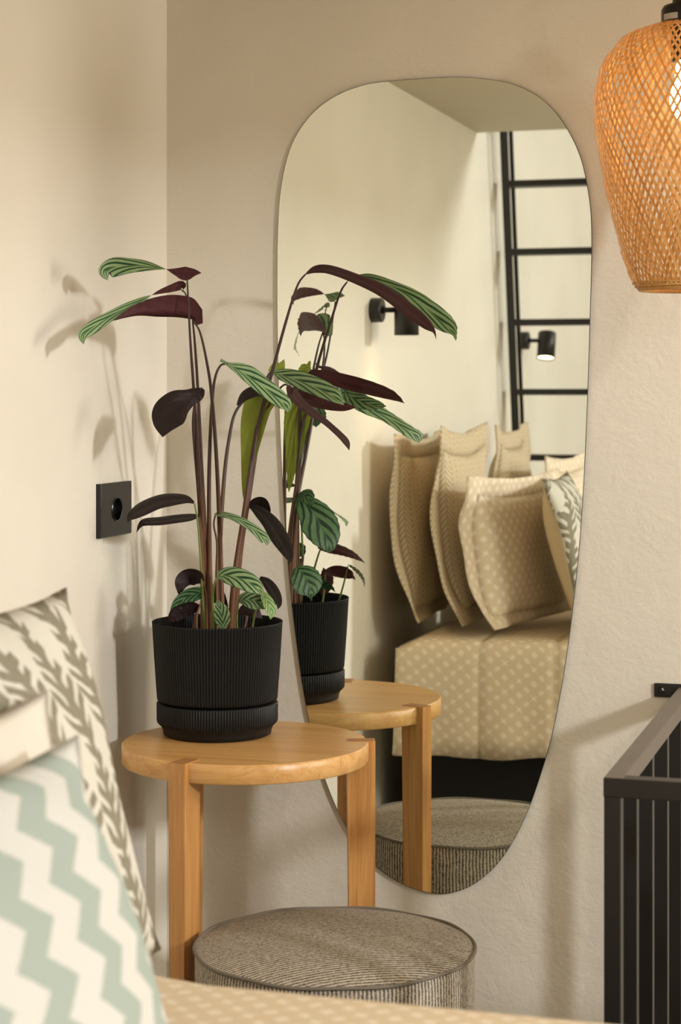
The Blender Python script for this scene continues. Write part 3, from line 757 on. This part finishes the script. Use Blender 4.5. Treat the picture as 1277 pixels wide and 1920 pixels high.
for k in range(NS):
    for s in (0, 1):
        me = meshes[s][random.choice((0, 0, 1, 2))]
        o = bpy.data.objects.new('bamboo_strip', me); COL.objects.link(o); o.parent = root
        o.rotation_euler = (0, 0, 2*math.pi*(k+random.uniform(-.16, .16))/NS)
def ringtube(rad, z, r, name, mat, n=96, twist=0):
    bm = bmesh.new(); pts = [(AX.x+rad*math.cos(2*math.pi*k/n), AX.y+rad*math.sin(2*math.pi*k/n), z) for k in range(n+1)]
    tube(bm, pts, r, 8, False); return obj(name, bm, mat, root, True)
M['rim'] = plain('bamboo_rim', srgb(196, 146, 84), 0.5, 0, .3, 160, 0.35, 0.3)
for i, (rd, yy, rr_) in enumerate(((82, 543, .0028), (85, 541, .0022), (90, 537, .002), (95, 531, .0016), (40, 47, .0025))):
    ringtube(rd*sc, 1.2-(yy-HZ)*sc, rr_, 'rim_ring', M['rim'])
zt = 1.2-(46-HZ)*sc
bm = bmesh.new(); lathe(bm, [(0, zt-.055), (.020, zt-.055), (.020, zt), (.0335, zt), (.0345, zt+.004), (.0345, zt+.022), (.031, zt+.028), (.018, zt+.032), (.017, zt+.04), (.0175, zt+.05), (.015, zt+.052), (.006, zt+.056), (0, zt+.057)], 40, AX.x, AX.y)
hold = obj('lamp_holder', bm, M['black_plastic'], root, True)
bm = bmesh.new()   # small printed sticker on the holder
r_ = .0348; a0 = math.atan2(CAM.y-AX.y, CAM.x-AX.x)-R(38)
q = []
for k in range(7):
    t = a0-R(22)+R(44)*k/6; q.append([bm.verts.new((AX.x+r_*math.cos(t), AX.y+r_*math.sin(t), z_)) for z_ in (zt+.004, zt+.013)])
for a_, b_ in zip(q, q[1:]): bm.faces.new((a_[0], b_[0], b_[1], a_[1]))
obj('sticker', bm, M['paper'], hold)
bm = bmesh.new(); tube(bm, [(AX.x, AX.y, zt+.055), (AX.x, AX.y, ZL)], .003, 8); obj('cable', bm, M['black_plastic'], root, True)
bm = bmesh.new(); lathe(bm, [(0, ZL-.025), (.045, ZL-.025), (.05, ZL-.02), (.05, ZL), (0, ZL)], 32, AX.x, AX.y); obj('ceiling_rose', bm, M['black_plastic'], root, True)
bm = bmesh.new(); lathe(bm, [(0, zt-.145), (.010, zt-.143), (.019, zt-.132), (.022, zt-.115), (.019, zt-.097), (.013, zt-.075), (.012, zt-.055)], 32, AX.x, AX.y)
obj('bulb', bm, M['bulb'], root, True)
# ================================================================== STAIR RAILING
RZ = .71; RY = -.76; RX = .920; T = .0125
root = thing('stair_railing', 'black metal stair railing with upright bars, fixed to the back wall', 'railing', (RX, RY, 0))
obj('side_rail', newbox((RX-T, RY-T, RZ-.025), (RX+T, -.004, RZ), .0015), M['handrail'], root)
obj('front_rail', newbox((RX-T, RY-T-.0008, RZ-.025), (RX+1.3, RY+T, RZ-.0004), .0015), M['black_metal'], root)
obj('corner_post', newbox((RX-T+.0005, RY-T+.0005, 0), (RX+T-.003, RY+T-.001, RZ-.02), .0015), M['black_metal'], root)
for k in range(1, 5):
    y = RY+(0, .135, .287, .449, .613)[k]
    obj('baluster', newbox((RX-.010, y-.010, .04), (RX+.010, y+.010, RZ-.02), .001), M['black_metal'], root)
for k in range(1, 9):
    x = RX+.15*k
    obj('baluster', newbox((x-.010, RY-.010, .04), (x+.010, RY+.010, RZ-.02), .001), M['black_metal'], root)
obj('bottom_rail', newbox((RX-.010, RY+T, .03), (RX+.010, 0, .05)), M['black_metal'], root)
obj('bottom_rail', newbox((RX+T, RY-.010, .03), (RX+1.3, RY+.010, .05)), M['black_metal'], root)
br = obj('wall_bracket', newbox((RX-.053, -.005, RZ-.018), (RX+.03, 0, RZ+.005), .002), M['black_metal'], root)
bm = bmesh.new(); tube(bm, [(RX-.041, -.005, RZ-.006), (RX-.041, -.009, RZ-.006), (RX-.041, -.011, RZ-.006)], [.0065, .006, .003], 6); obj('bolt', bm, M['bolt'], br)
